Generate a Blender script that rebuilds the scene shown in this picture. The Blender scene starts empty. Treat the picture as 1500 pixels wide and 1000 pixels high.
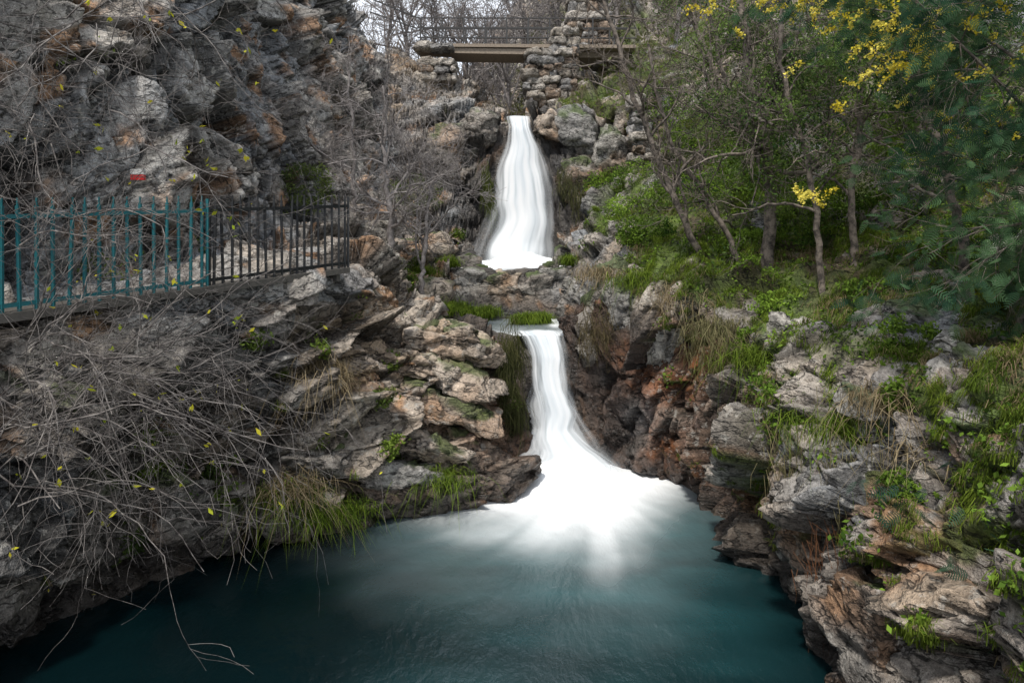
import bpy, math, numpy as np
from mathutils import Vector
R=np.random.default_rng(7)
sc=bpy.context.scene
# ------------------------------------------------------------------ noise
def h3(ix,iy,iz,s=0):
    with np.errstate(over='ignore'):
        n=(ix.astype(np.int64)*374761393+iy.astype(np.int64)*668265263+iz.astype(np.int64)*1442695041+s*974634777)&0xFFFFFFFF
        n=((n^(n>>13))*1274126177)&0xFFFFFFFF
        n=((n^(n>>15))*2246822519)&0xFFFFFFFF
        n=n^(n>>16)
    return n/4294967295.0
def vn(p,s=0):
    f=np.floor(p); i=f.astype(np.int64); t=p-f; t=t*t*(3-2*t)
    x,y,z=i[:,0],i[:,1],i[:,2]; a,b,c=t[:,0],t[:,1],t[:,2]
    r=0
    for dx in(0,1):
        for dy in(0,1):
            for dz in(0,1):
                w=(a if dx else 1-a)*(b if dy else 1-b)*(c if dz else 1-c)
                r=r+w*h3(x+dx,y+dy,z+dz,s)
    return r*2-1
def fbm(p,o=4,s=0):
    r=0;a=1;t=0
    for k in range(o):
        r=r+a*vn(p*(2**k)+k*17.3,s+k); t+=a; a*=.5
    return r/t
def voro(p,s=0):
    f=np.floor(p).astype(np.int64); n=len(p)
    F1=np.full(n,9.);F2=np.full(n,9.);H=np.zeros(n);D=np.zeros((n,3))
    for dx in(-1,0,1):
        for dy in(-1,0,1):
            for dz in(-1,0,1):
                c=f+np.array([dx,dy,dz])
                jx=h3(c[:,0],c[:,1],c[:,2],s);jy=h3(c[:,0],c[:,1],c[:,2],s+1);jz=h3(c[:,0],c[:,1],c[:,2],s+2)
                d=p-(c+np.stack([jx,jy,jz],1)); dd=np.sqrt((d*d).sum(1))
                m=dd<F1
                F2=np.where(m,F1,np.minimum(F2,dd)); F1=np.where(m,dd,F1)
                H=np.where(m,h3(c[:,0],c[:,1],c[:,2],s+3),H); D=np.where(m[:,None],d,D)
    return F1,F2,H,D
def sstep(x,a,b):
    t=np.clip((x-a)/(b-a),0,1); return t*t*(3-2*t)
def rotm(ax,ang):
    ax=np.array(ax,float);ax/=np.linalg.norm(ax);c,s=math.cos(ang),math.sin(ang);x,y,z=ax
    return np.array([[c+x*x*(1-c),x*y*(1-c)-z*s,x*z*(1-c)+y*s],[y*x*(1-c)+z*s,c+y*y*(1-c),y*z*(1-c)-x*s],[z*x*(1-c)-y*s,z*y*(1-c)+x*s,c+z*z*(1-c)]])
# ------------------------------------------------------------------ mesh util
def mk(name,V,loops,sizes,mat,smooth=False,attrs=None,col=None,parent=None):
    me=bpy.data.meshes.new(name)
    V=np.asarray(V,np.float32);loops=np.asarray(loops,np.int32).ravel();sizes=np.asarray(sizes,np.int32)
    me.vertices.add(len(V));me.vertices.foreach_set('co',V.ravel())
    me.loops.add(len(loops));me.loops.foreach_set('vertex_index',loops)
    me.polygons.add(len(sizes));st=np.concatenate([[0],np.cumsum(sizes)[:-1]]).astype(np.int32)
    me.polygons.foreach_set('loop_start',st)
    me.polygons.foreach_set('use_smooth',np.full(len(sizes),smooth))
    me.update(calc_edges=True); me.validate()
    if col is not None:
        a=me.attributes.new('Col','FLOAT_COLOR','POINT')
        c=np.ones((len(V),4),np.float32);c[:,:3]=col;a.data.foreach_set('color',c.ravel())
    for k,v in (attrs or {}).items():
        a=me.attributes.new(k,'FLOAT','POINT');a.data.foreach_set('value',np.asarray(v,np.float32))
    me.materials.append(mat)
    o=bpy.data.objects.new(name,me);sc.collection.objects.link(o)
    if parent:o.parent=parent
    return o
def gridfaces(nu,nv):
    i=np.arange(nu-1)[:,None]*nv+np.arange(nv-1)[None,:]
    return np.stack([i,i+1,i+nv+1,i+nv],-1).reshape(-1,4)
# ------------------------------------------------------------------ materials
def newmat(n):
    m=bpy.data.materials.new(n);m.use_nodes=True;nt=m.node_tree
    b=nt.nodes['Principled BSDF'];return m,nt,b
def ND(nt,t,**k):
    n=nt.nodes.new(t)
    for a,v in k.items():setattr(n,a,v)
    return n
def mixc(nt,f,a,b,mode='MIX'):
    m=ND(nt,'ShaderNodeMix',data_type='RGBA',blend_type=mode)
    for s,v in((0,f),(6,a),(7,b)):
        if hasattr(v,'is_linked'):nt.links.new(v,m.inputs[s])
        else:m.inputs[s].default_value=v if s==0 else (*v,1)
    return m.outputs[2]
def ramp(nt,src,stops):
    r=ND(nt,'ShaderNodeValToRGB');e=r.color_ramp.elements
    e[0].position,e[0].color=stops[0][0],(stops[0][1],)*3+(1,)
    e[1].position,e[1].color=stops[-1][0],(stops[-1][1],)*3+(1,)
    for p,v in stops[1:-1]:
        q=e.new(p);q.color=(v,v,v,1)
    nt.links.new(src,r.inputs[0]);return r.outputs[0]
def noise(nt,scale,detail=6,rough=.6,vec=None):
    n=ND(nt,'ShaderNodeTexNoise');n.inputs['Scale'].default_value=scale;n.inputs['Detail'].default_value=detail;n.inputs['Roughness'].default_value=rough
    if vec is not None:nt.links.new(vec,n.inputs['Vector'])
    return n.outputs[0]
def rockmat(name,lich=.55):
    m,nt,b=newmat(name)
    geo=ND(nt,'ShaderNodeNewGeometry');P=geo.outputs['Position']
    at=ND(nt,'ShaderNodeAttribute',attribute_name='Col').outputs['Color']
    veg=ND(nt,'ShaderNodeAttribute',attribute_name='veg').outputs['Fac']
    wet=ND(nt,'ShaderNodeAttribute',attribute_name='wet').outputs['Fac']
    n1=noise(nt,3.2,5,.72,P);n2=noise(nt,17,4,.72,P)
    c=mixc(nt,1.0,at,ramp(nt,n1,[(.28,.42),(.5,1.0),(.7,1.5)]),'MULTIPLY')
    c=mixc(nt,1.0,c,ramp(nt,n2,[(.3,.5),(.5,1.),(.68,1.35)]),'MULTIPLY')
    l=ramp(nt,noise(nt,6,6,.72,P),[(.55,0),(.63,1)])
    sub=ND(nt,'ShaderNodeMath',operation='MAXIMUM');nt.links.new(veg,sub.inputs[0]);nt.links.new(wet,sub.inputs[1])
    inv=ND(nt,'ShaderNodeMath',operation='SUBTRACT');inv.inputs[0].default_value=1;inv.use_clamp=True;nt.links.new(sub.outputs[0],inv.inputs[1])
    ml=ND(nt,'ShaderNodeMath',operation='MULTIPLY');nt.links.new(l,ml.inputs[0]);nt.links.new(inv.outputs[0],ml.inputs[1])
    ml2=ND(nt,'ShaderNodeMath',operation='MULTIPLY');nt.links.new(ml.outputs[0],ml2.inputs[0]);ml2.inputs[1].default_value=lich
    c=mixc(nt,ml2.outputs[0],c,(.56,.54,.49))
    mp=ND(nt,'ShaderNodeMapping');mp.inputs['Rotation'].default_value=(.3,.45,.2);mp.inputs['Scale'].default_value=(1,1,2.2);nt.links.new(P,mp.inputs[0])
    cr=ramp(nt,noise(nt,1.9,4,.55,mp.outputs[0]),[(.478,1),(.494,.3),(.506,.3),(.525,1)])
    c=mixc(nt,1.0,c,cr,'MULTIPLY')
    nt.links.new(c,b.inputs['Base Color'])
    rr=ND(nt,'ShaderNodeMapRange');nt.links.new(wet,rr.inputs[0]);rr.inputs[3].default_value=.85;rr.inputs[4].default_value=.3;nt.links.new(rr.outputs[0],b.inputs['Roughness'])
    ad=ND(nt,'ShaderNodeMath',operation='MULTIPLY_ADD');nt.links.new(n1,ad.inputs[0]);ad.inputs[1].default_value=2.5;nt.links.new(n2,ad.inputs[2])
    ad2=ND(nt,'ShaderNodeMath',operation='MULTIPLY_ADD');nt.links.new(cr,ad2.inputs[0]);ad2.inputs[1].default_value=.5;nt.links.new(ad.outputs[0],ad2.inputs[2])
    bp=ND(nt,'ShaderNodeBump');bp.inputs['Strength'].default_value=1;bp.inputs['Distance'].default_value=.06;nt.links.new(ad2.outputs[0],bp.inputs['Height']);nt.links.new(bp.outputs[0],b.inputs['Normal'])
    return m
M_rock=rockmat('rock')
def leafmat(name,tr=.3):
    m,nt,b=newmat(name);nt.nodes.remove(b);at=ND(nt,'ShaderNodeAttribute',attribute_name='Col').outputs['Color']
    d=ND(nt,'ShaderNodeBsdfDiffuse');nt.links.new(at,d.inputs[0])
    t=ND(nt,'ShaderNodeBsdfTranslucent');nt.links.new(at,t.inputs[0]);mx=ND(nt,'ShaderNodeMixShader');mx.inputs[0].default_value=tr
    nt.links.new(d.outputs[0],mx.inputs[1]);nt.links.new(t.outputs[0],mx.inputs[2]);nt.links.new(mx.outputs[0],nt.nodes['Material Output'].inputs[0]);return m
M_leaf=leafmat('leaf')
def barkmat(name,c1,c2):
    m,nt,b=newmat(name);P=ND(nt,'ShaderNodeNewGeometry').outputs['Position']
    n=noise(nt,9,3,.7,P);nt.links.new(mixc(nt,ramp(nt,n,[(.38,0),(.62,1)]),c1,c2),b.inputs['Base Color']);b.inputs['Roughness'].default_value=.85
    return m
M_twig=barkmat('twig_bark',(.05,.042,.04),(.24,.22,.205))
M_bark=barkmat('tree_bark',(.05,.042,.036),(.24,.2,.165))
M_pale=barkmat('pale_bark',(.14,.125,.12),(.30,.275,.265))
def paint(name,c,rough=.5,k=.4):
    m,nt,b=newmat(name);P=ND(nt,'ShaderNodeNewGeometry').outputs['Position']
    n=noise(nt,18,4,.7,P);nt.links.new(mixc(nt,ramp(nt,n,[(.45,0),(.7,1)]),c,tuple(x*k+.02 for x in c)),b.inputs['Base Color']);b.inputs['Roughness'].default_value=rough;return m
# ------------------------------------------------------------------ terrain
K={
-3:[(-20,16),(-10,12),(-8.5,8),(-7.8,3.4),(-6.4,3.4),(-6.4,2.6),(-6.5,1.3),(-6.8,0),(-6,-1.5),(4,-1.5),(4.4,0),(4.9,1.3),(5.8,2.6),(8,4),(11,8),(22,20)],
5:[(-20,18),(-10,12),(-8.3,8),(-7.7,3.5),(-6.2,3.5),(-6.2,2.7),(-6.2,1.3),(-6.5,0),(-5.8,-1.5),(3.0,-1.5),(3.3,0),(3.5,1.6),(4.3,3.0),(7.0,4.4),(11,8),(22,20)],
6.9:[(-20,18),(-9,12.5),(-7.4,7.8),(-6.8,3.7),(-5.2,3.6),(-5.3,2.9),(-5.4,1.4),(-6.0,0),(-5.5,-1.5),(3.0,-1.5),(3.3,0),(3.55,1.7),(4.3,3.0),(7.0,4.3),(11,8),(22,20)],
8:[(-20,19),(-8.4,12.8),(-6.6,7.8),(-6.0,3.8),(-4.6,3.7),(-4.8,2.9),(-4.95,1.5),(-5.4,0),(-5.0,-1.5),(3,-1.5),(3.3,0),(3.5,1.7),(4.2,2.9),(6.9,4.3),(11,8),(22,20)],
9:[(-20,20),(-7.8,13),(-6.0,8),(-5.4,4.0),(-3.95,3.8),(-4.2,3.0),(-4.4,1.5),(-4.8,0),(-4.4,-1.5),(2.9,-1.5),(3.3,0),(3.5,1.7),(4.2,2.8),(6.7,4.3),(11,8.2),(22,20)],
10:[(-20,20),(-7.2,13),(-5.7,8.2),(-5.0,4.1),(-3.3,3.9),(-3.5,3.1),(-3.7,1.5),(-3.9,0),(-3.6,-1.5),(2.9,-1.5),(3.3,0),(3.5,1.8),(4.1,2.8),(6.6,4.3),(11,8.4),(22,20)],
10.7:[(-20,20),(-7,13),(-5.6,8.2),(-4.9,4.2),(-2.9,3.95),(-2.95,3.1),(-2.7,1.3),(-2.5,0),(-2.3,-1.5),(2.9,-1.5),(3.4,0),(3.5,1.8),(3.9,3.0),(6.6,4.4),(11,8.6),(22,20)],
11.3:[(-20,20),(-6.8,13),(-5.6,8.2),(-4.8,4.2),(-2.75,3.9),(-2.5,3.0),(-1.9,1.3),(-1.1,0),(-.9,-1.4),(3.0,-1.4),(3.4,0),(3.45,1.8),(3.7,3.2),(6.6,4.6),(11,8.8),(22,20)],
12.2:[(-20,20),(-6.5,12.5),(-5.6,8.4),(-4.6,4.3),(-2.7,4.0),(-2.2,3.2),(-.8,1.8),(-.2,0),(.0,-1.2),(2.8,-1.2),(3.2,0),(3.2,1.8),(3.4,3.3),(6.5,4.7),(10.8,9),(22,20)],
13:[(-20,20),(-6.4,12.3),(-5.6,8.6),(-4.5,4.6),(-2.8,4.0),(-2.2,3.1),(-.35,2.6),(.05,0),(.3,-1),(1.9,-1),(2.3,0),(2.45,1.8),(2.6,3.4),(6.4,4.8),(10.8,9),(22,20)],
13.5:[(-20,20),(-6.3,12.2),(-5.7,8.8),(-4.5,4.8),(-2.9,4.0),(-2.2,3.1),(-.3,2.55),(.1,1.2),(.35,-.3),(1.2,-.3),(1.6,1.2),(1.75,2.3),(2.0,3.5),(6.3,4.9),(10.7,9.2),(22,20)],
14:[(-20,20),(-6.3,12.1),(-5.7,8.9),(-4.5,5.0),(-3,4.0),(-2.3,3.1),(-.5,2.55),(.12,2.5),(.3,2.2),(.95,2.2),(1.1,2.55),(1.25,3.0),(1.8,3.8),(6.2,5.1),(10.6,9.4),(22,20)],
15.5:[(-20,20),(-6.3,12),(-5.7,9.1),(-4.4,5.3),(-3,4.4),(-2.6,3.4),(-1.5,2.8),(-.8,2.45),(-.5,2.2),(1.0,2.2),(1.3,2.55),(1.6,3.2),(2.6,4.3),(6.2,5.9),(10.5,10),(22,21)],
17:[(-20,20),(-6.2,12),(-5.8,9.3),(-4.4,5.6),(-3.1,4.7),(-2.9,4.0),(-1.9,3.1),(-1.2,2.5),(-.9,2.2),(1.0,2.2),(1.35,2.55),(1.8,3.4),(2.9,4.9),(6.2,6.7),(10.5,10.6),(22,21)],
17.6:[(-20,20),(-6.2,12),(-5.7,9.4),(-4.3,5.8),(-3.1,4.8),(-2.9,4.2),(-2.2,3.9),(-1.4,3.72),(-1,3.66),(1.0,3.66),(1.4,3.72),(2,4.0),(3.1,5.2),(6.2,7.1),(10.5,11),(22,21)],
18.1:[(-20,20),(-6.2,12),(-5.7,9.4),(-4.3,5.9),(-3.1,4.85),(-2.9,4.3),(-2.2,4.0),(-1.5,3.74),(-1,3.66),(1.0,3.66),(1.45,3.74),(2,4.1),(3.2,5.3),(6.2,7.2),(10.5,11),(22,21)],
20:[(-20,20),(-5.9,12.2),(-5.4,9.9),(-4.2,6.2),(-3.3,5.2),(-2.9,4.6),(-2.3,4.1),(-1.6,3.7),(-1.3,3.2),(1.3,3.2),(1.6,3.7),(2.3,4.7),(3.7,6.2),(6.4,8.1),(10.3,12),(22,22)],
22.1:[(-20,20),(-6.3,13.0),(-5.2,10.6),(-4.3,7.0),(-3.4,5.6),(-2.8,4.8),(-2.1,4.2),(-1.6,3.7),(-1.3,3.2),(1.5,3.2),(1.8,3.7),(2.6,4.9),(4,6.5),(6.4,8.8),(10.2,13),(22,24)],
22.8:[(-20,21),(-6.6,13.6),(-5.2,11.4),(-4.5,9.9),(-3.3,9.3),(-2.6,8.9),(-1.2,8.7),(-.35,8.55),(-.2,8.3),(.6,8.3),(.8,8.6),(1.4,8.8),(3.4,8.9),(6.2,10),(10,14),(22,24)],
24:[(-20,21),(-7,14),(-5.6,12.2),(-4.8,10.8),(-3.6,10.2),(-2.8,9.8),(-1.4,8.9),(-.35,8.6),(-.2,8.35),(.6,8.35),(.9,8.7),(1.6,9.0),(3.4,9.4),(6,10.6),(10,14.5),(22,24)],
26:[(-20,21),(-8,14),(-6.3,12.4),(-5.2,11.6),(-4,11.3),(-3,10.9),(-1.9,10.2),(-1.0,8.9),(-.4,8.5),(.6,8.4),(.9,8.7),(2.4,9.3),(3.4,10.8),(6.3,11.6),(10,15.5),(22,26)],
30:[(-20,20),(-9,14),(-7,12),(-5.5,11),(-4.2,10),(-3,9.5),(-1.6,9),(-.8,8.8),(-.4,8.6),(.8,8.6),(1.2,9),(2,9.6),(4,11),(7,14),(11,19),(24,30)],
45:[(-26,18),(-14,14),(-9,13),(-7,12.5),(-5,12),(-3,11.8),(-1.6,12),(-.8,13),(-.4,13.5),(.8,14.5),(1.2,15),(3,18),(5,21),(9,26),(14,30),(26,40)],
75:[(-40,22),(-24,20),(-18,19),(-14,18),(-10,18),(-6,20),(-4,24),(-2,27),(-.5,29),(1,31),(3,33),(6,36),(9,39),(15,44),(22,48),(40,56)],
}
yk=np.array(sorted(K));T=np.array([K[k] for k in sorted(K)],float)
segs=[(-3,5,32),(5,10,130),(10,14.2,160),(14.2,22,135),(22,23,42),(23,30,70),(30,75,60)]
Ys=np.concatenate([np.linspace(a,b,n,endpoint=False) for a,b,n in segs]+[[75.]])
w=[20,80,120,50,45,80,66,14,18,14,64,66,66,50,25]
SV=np.concatenate([i+np.arange(n)/n for i,n in enumerate(w)]+[[15.]])
nu,nv=len(Ys),len(SV)
A=np.zeros((nu,16,2))
for j in range(16):
    for c in range(2):A[:,j,c]=np.interp(Ys,yk,T[:,j,c])
G=np.zeros((nu,nv,3));G[:,:,1]=Ys[:,None]
for i in range(nu):
    G[i,:,0]=np.interp(SV,np.arange(16),A[i,:,0]);G[i,:,2]=np.interp(SV,np.arange(16),A[i,:,1])
def blur(a,k,ax):
    for _ in range(k):
        p=np.roll(a,1,ax);q=np.roll(a,-1,ax);b=(p+2*a+q)/4
        sl=[slice(None)]*a.ndim
        sl[ax]=slice(1,-1);c=a.copy();c[tuple(sl)]=b[tuple(sl)];a=c
    return a
for c in(0,2):
    G[:,:,c]=blur(G[:,:,c],8,1);G[:,:,c]=blur(G[:,:,c],3,0)
def gnorm(G):
    du=np.gradient(G,axis=0);dv=np.gradient(G,axis=1);n=np.cross(dv,du)
    n/=np.linalg.norm(n,axis=2,keepdims=True)+1e-9;return n
N=gnorm(G)
if N[300,300,2]<0:N=-N
N=blur(blur(N,12,0),12,1);N/=np.linalg.norm(N,axis=2,keepdims=True)
P=G.reshape(-1,3);Nf=N.reshape(-1,3)
svf=np.tile(SV,nu);Yf=P[:,1]
amp=np.interp(svf,np.arange(16),[1.3,1.3,1.15,.6,.15,.7,.9,.75,.2,.2,.75,1,.6,.35,.5,1])
amp=np.where((Yf>22)&(Yf<23.2)&(svf>4),np.maximum(amp,.8),amp)
amp=np.where((Yf>12)&(svf>3)&(svf<5.2),np.maximum(amp,.6),amp)
amp=np.where((Yf>13.8)&(Yf<17)&(svf>6.2)&(svf<10.1),.12,amp)
amp=np.where((Yf>=17)&(Yf<21)&(svf>6.6)&(svf<10.4),.14,amp)
ct=(Yf>21.5)&(Yf<23.4)&(svf>7)&(svf<10);amp=np.where(ct,.3,amp)
amp=blur(blur(amp.reshape(nu,nv),4,0),4,1).ravel()
Rt=rotm((0,1,0),.42)@rotm((1,0,0),.25);Rc=rotm((0,1,0),-.25)@rotm((1,0,0),.2)
vert=((svf<3.3)|((svf>9.5)&(Yf>10.8)))[:,None]
def rockdisp(P,vert):
    Wp=P+np.stack([vn(P*.9,51),vn(P*.9,52),vn(P*.9,53)],1)*.2+np.stack([vn(P*4,61),vn(P*4,62),vn(P*4,63)],1)*.035
    Q1=np.where(vert,(Wp@Rc.T)*np.array([.95,.85,.5]),(Wp@Rt.T)*np.array([.6,.7,1.45]))
    Q2=np.where(vert,(Wp@Rc.T)*np.array([2.3,2.1,1.4]),(Wp@Rt.T)*np.array([1.6,1.8,3.6]))
    def lay(Q,s,ha,ta,ca,cw):
        f1,f2,hh,D=voro(Q,s);e=sstep(f2-f1,0,cw)
        tl=np.stack([hh*2-1,np.modf(hh*7.7)[0]*2-1,np.modf(hh*13.1)[0]*2-1],1)
        return (hh-.5)*ha+(D*tl).sum(1)*ta-(1-e)*ca,e,hh
    d1,e1,hA=lay(Q1,5,.75,.75,.12,.06);d2,e2,hB=lay(Q2+3.3,11,.2,.26,.05,.08);d3,e3,hC=lay(Q2*2.6+7.7,23,.05,.09,.012,.1)
    return d1+d2+d3+fbm(P*.33,3,71)*.4+fbm(P*6,3,31)*.03,e1*e2*(.6+.4*e3),hA,hB
dsp,edge,hA,hB=rockdisp(P,vert)
lim=np.where(Yf>30,1.8,1.)
P2=P+Nf*(dsp*amp*lim)[:,None]
G2=P2.reshape(nu,nv,3);N2=gnorm(G2)
if N2[300,300,2]<0:N2=-N2
N2f=N2.reshape(-1,3);nz=np.clip(blur(blur(N2[:,:,2],3,0),3,1).ravel(),-1,1)
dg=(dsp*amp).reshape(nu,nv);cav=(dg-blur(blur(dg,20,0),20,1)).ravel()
big=fbm(P2*.55,4,91);med=fbm(P2*1.7,4,95)
grey=np.array([.265,.275,.285]);pale=np.array([.52,.49,.44]);tan=np.array([.43,.33,.235]);och=np.array([.40,.21,.095]);dark=np.array([.04,.034,.03]);rust=np.array([.24,.09,.032])
def lerp(a,b,t):return a+(b-a)*np.clip(t,0,1)[:,None]
col=np.tile(grey,(len(P2),1))
warm=np.where(svf<3.3,.12,np.where(svf>9.5,.45,.5))+np.where((svf>4.5)&(svf<7.2)&(Yf>10.2)&(Yf<14.5),.5,0)
col=lerp(col,tan[None],warm+big*.9+(hB-.5)*.5)
col=lerp(col,pale[None],(hA-.5)*1.1+big*.4+np.where(svf<3.3,.15,0))
col=lerp(col,och[None],sstep(med+.25*(hB-.5),.2,.45)*.8)
rz=sstep(Yf,9.8,11.5)*(1-sstep(Yf,14.2,15))*sstep(svf,9.5,10)*(1-sstep(svf,11.5,12))
rz2=sstep(Yf,11.0,12.2)*(1-sstep(Yf,14,15))*sstep(svf,5.6,6.2)*(1-sstep(svf,7.5,8))*.75
col=lerp(col,rust[None],(rz+rz2)*(.65+med))
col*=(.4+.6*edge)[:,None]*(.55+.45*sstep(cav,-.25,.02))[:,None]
shrubshade=(1-sstep(Yf,9,11))*sstep(svf,4.3,5)*(1-sstep(svf,8,9));col*=(1-.6*shrubshade)[:,None]  # shade under the left bank shrubs, painted into the rock colour
level=np.where(Yf<13.7,0,np.where(Yf<17.5,2.5,3.7))
wet=(1-sstep(P2[:,2]-level+med*.35,.15,.95))*(svf>5)*(svf<12)*(Yf<22.6)
dx=np.abs(P2[:,0]-.25);wet=np.maximum(wet,(1-sstep(dx+med*.5,1.3,2.4))*(Yf>21.6)*(Yf<23.2)*(svf>5)*(svf<12))
dx=np.abs(P2[:,0]-1.1);wet=np.maximum(wet,.95*(1-sstep(dx+med*.6,.9,1.7))*(Yf>12.3)*(Yf<14.9)*(svf>5)*(svf<12)*(P2[:,2]<3.2))
col=lerp(col,dark[None],wet*.8)
Nz0=Nf[:,2]
veg=sstep(Nz0+nz*.4+med*.6+big*.3,.38,.68)*sstep(svf,10.7,11.5)*sstep(P2[:,2],.6,1.3)
veg=np.maximum(veg,sstep(Nz0+nz*.4+med*.5+big*.4,.3,.6)*sstep(svf,11.8,12.3))
veg=np.maximum(veg,sstep(nz,.5,.75)*sstep(big+med*.5,-.25,.0)*(svf<7)*(svf>3)*(Yf>11.8))
veg=np.maximum(veg,sstep(nz,.4,.7)*sstep(big+med*.5,-.1,.15)*(svf<=3.2)*.9)
veg=np.maximum(veg,sstep(nz,.5,.8)*(Yf>24)*.9)
veg=np.maximum(veg,sstep(med+big*.3,.05,.28)*sstep(nz,.1,.45)*.85*(svf>3))
veg=veg*(1-wet)
gcol=lerp(np.tile([.085,.07,.03],(len(P2),1)),np.array([.09,.15,.024])[None],.5+med*1.6)
col=lerp(col,gcol,veg*.92)
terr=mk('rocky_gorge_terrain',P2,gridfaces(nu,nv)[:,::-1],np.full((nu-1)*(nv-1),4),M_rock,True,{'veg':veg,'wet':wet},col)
cell=np.linalg.norm(np.cross(np.gradient(G2,axis=0),np.gradient(G2,axis=1)),axis=2).ravel()
def ground(x,y,lo=None,hi=None):
    m=(P2[:,0]-x)**2+(P2[:,1]-y)**2
    if lo is not None:m=m+((svf<lo)|(svf>hi))*1e3
    i=int(np.argmin(m));return P2[i]
# ------------------------------------------------------------------ boulders
import bmesh
def ico(sub):
    bm=bmesh.new();bmesh.ops.create_icosphere(bm,subdivisions=sub,radius=1)
    D=np.array([v.co[:] for v in bm.verts]);F=np.array([[v.index for v in f.verts] for f in bm.faces]);bm.free();return D,F
ICO={k:ico(k) for k in(3,4,5,6)}
def rocky(center,size,rot,seed,sub=5,col0=None,name='boulder',planes=13):
    D,F=ICO[sub]
    r=np.random.default_rng(seed);n=r.normal(size=(planes,3));n/=np.linalg.norm(n,axis=1)[:,None]
    n[:6]=np.array([[1,0,0],[-1,0,0],[0,1,0],[0,-1,0],[0,0,1],[0,0,-1]])+r.normal(size=(6,3))*.22;n/=np.linalg.norm(n,axis=1)[:,None]
    d=r.uniform(.62,.95,planes);dot=D@n.T;rr=np.where(dot>.05,d[None]/np.maximum(dot,.05),9).min(1);rr=np.minimum(rr,1.2)
    V=D*rr[:,None]*np.array(size)
    W_=V+np.stack([vn(V*3+seed,1),vn(V*3+seed,2),vn(V*3+seed,3)],1)*.08
    f1,f2,hh,Dv=voro(W_*np.array([1.3,1.5,3.2])+seed*1.7,seed);e=sstep(f2-f1,0,.06)
    g1,g2,gh,Dg=voro(W_*np.array([4,4,7.])+seed*1.7,seed+9);ge=sstep(g2-g1,0,.1)
    tl=np.stack([hh*2-1,np.modf(hh*7.7)[0]*2-1,np.modf(hh*13.1)[0]*2-1],1);tg=np.stack([gh*2-1,np.modf(gh*7.7)[0]*2-1,np.modf(gh*13.1)[0]*2-1],1)
    V=V+D*(-(1-e)*.05+(hh-.5)*.2+(Dv*tl).sum(1)*.2+(gh-.5)*.05+(Dg*tg).sum(1)*.08+fbm(V*7+seed,3,seed+5)*.03)[:,None]*min(1.1,max(size))
    V=V@(rotm((0,0,1),rot[2])@rotm((0,1,0),rot[1])@rotm((1,0,0),rot[0])).T+np.array(center)
    c=np.tile(col0 if col0 is not None else [.27,.25,.23],(len(V),1))*1.2
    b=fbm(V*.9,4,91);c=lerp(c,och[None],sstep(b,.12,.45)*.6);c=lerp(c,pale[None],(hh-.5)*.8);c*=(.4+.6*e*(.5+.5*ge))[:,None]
    wt=1-sstep(V[:,2]+fbm(V*1.7,2,3)*.3,.15,.75);c=lerp(c,dark[None],wt*.8)
    vg=sstep(D[:,2]+fbm(V*1.9,3,8)*.9,.6,.9)*.85;c=lerp(c,np.array([.075,.115,.025])[None],vg)
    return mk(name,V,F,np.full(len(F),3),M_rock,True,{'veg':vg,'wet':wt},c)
T1=[.42,.335,.26];T2=[.36,.255,.18];Gy=[.29,.28,.265];G3=[.22,.195,.17];PL=[.40,.38,.345];Dk=[.14,.125,.11]
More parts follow.
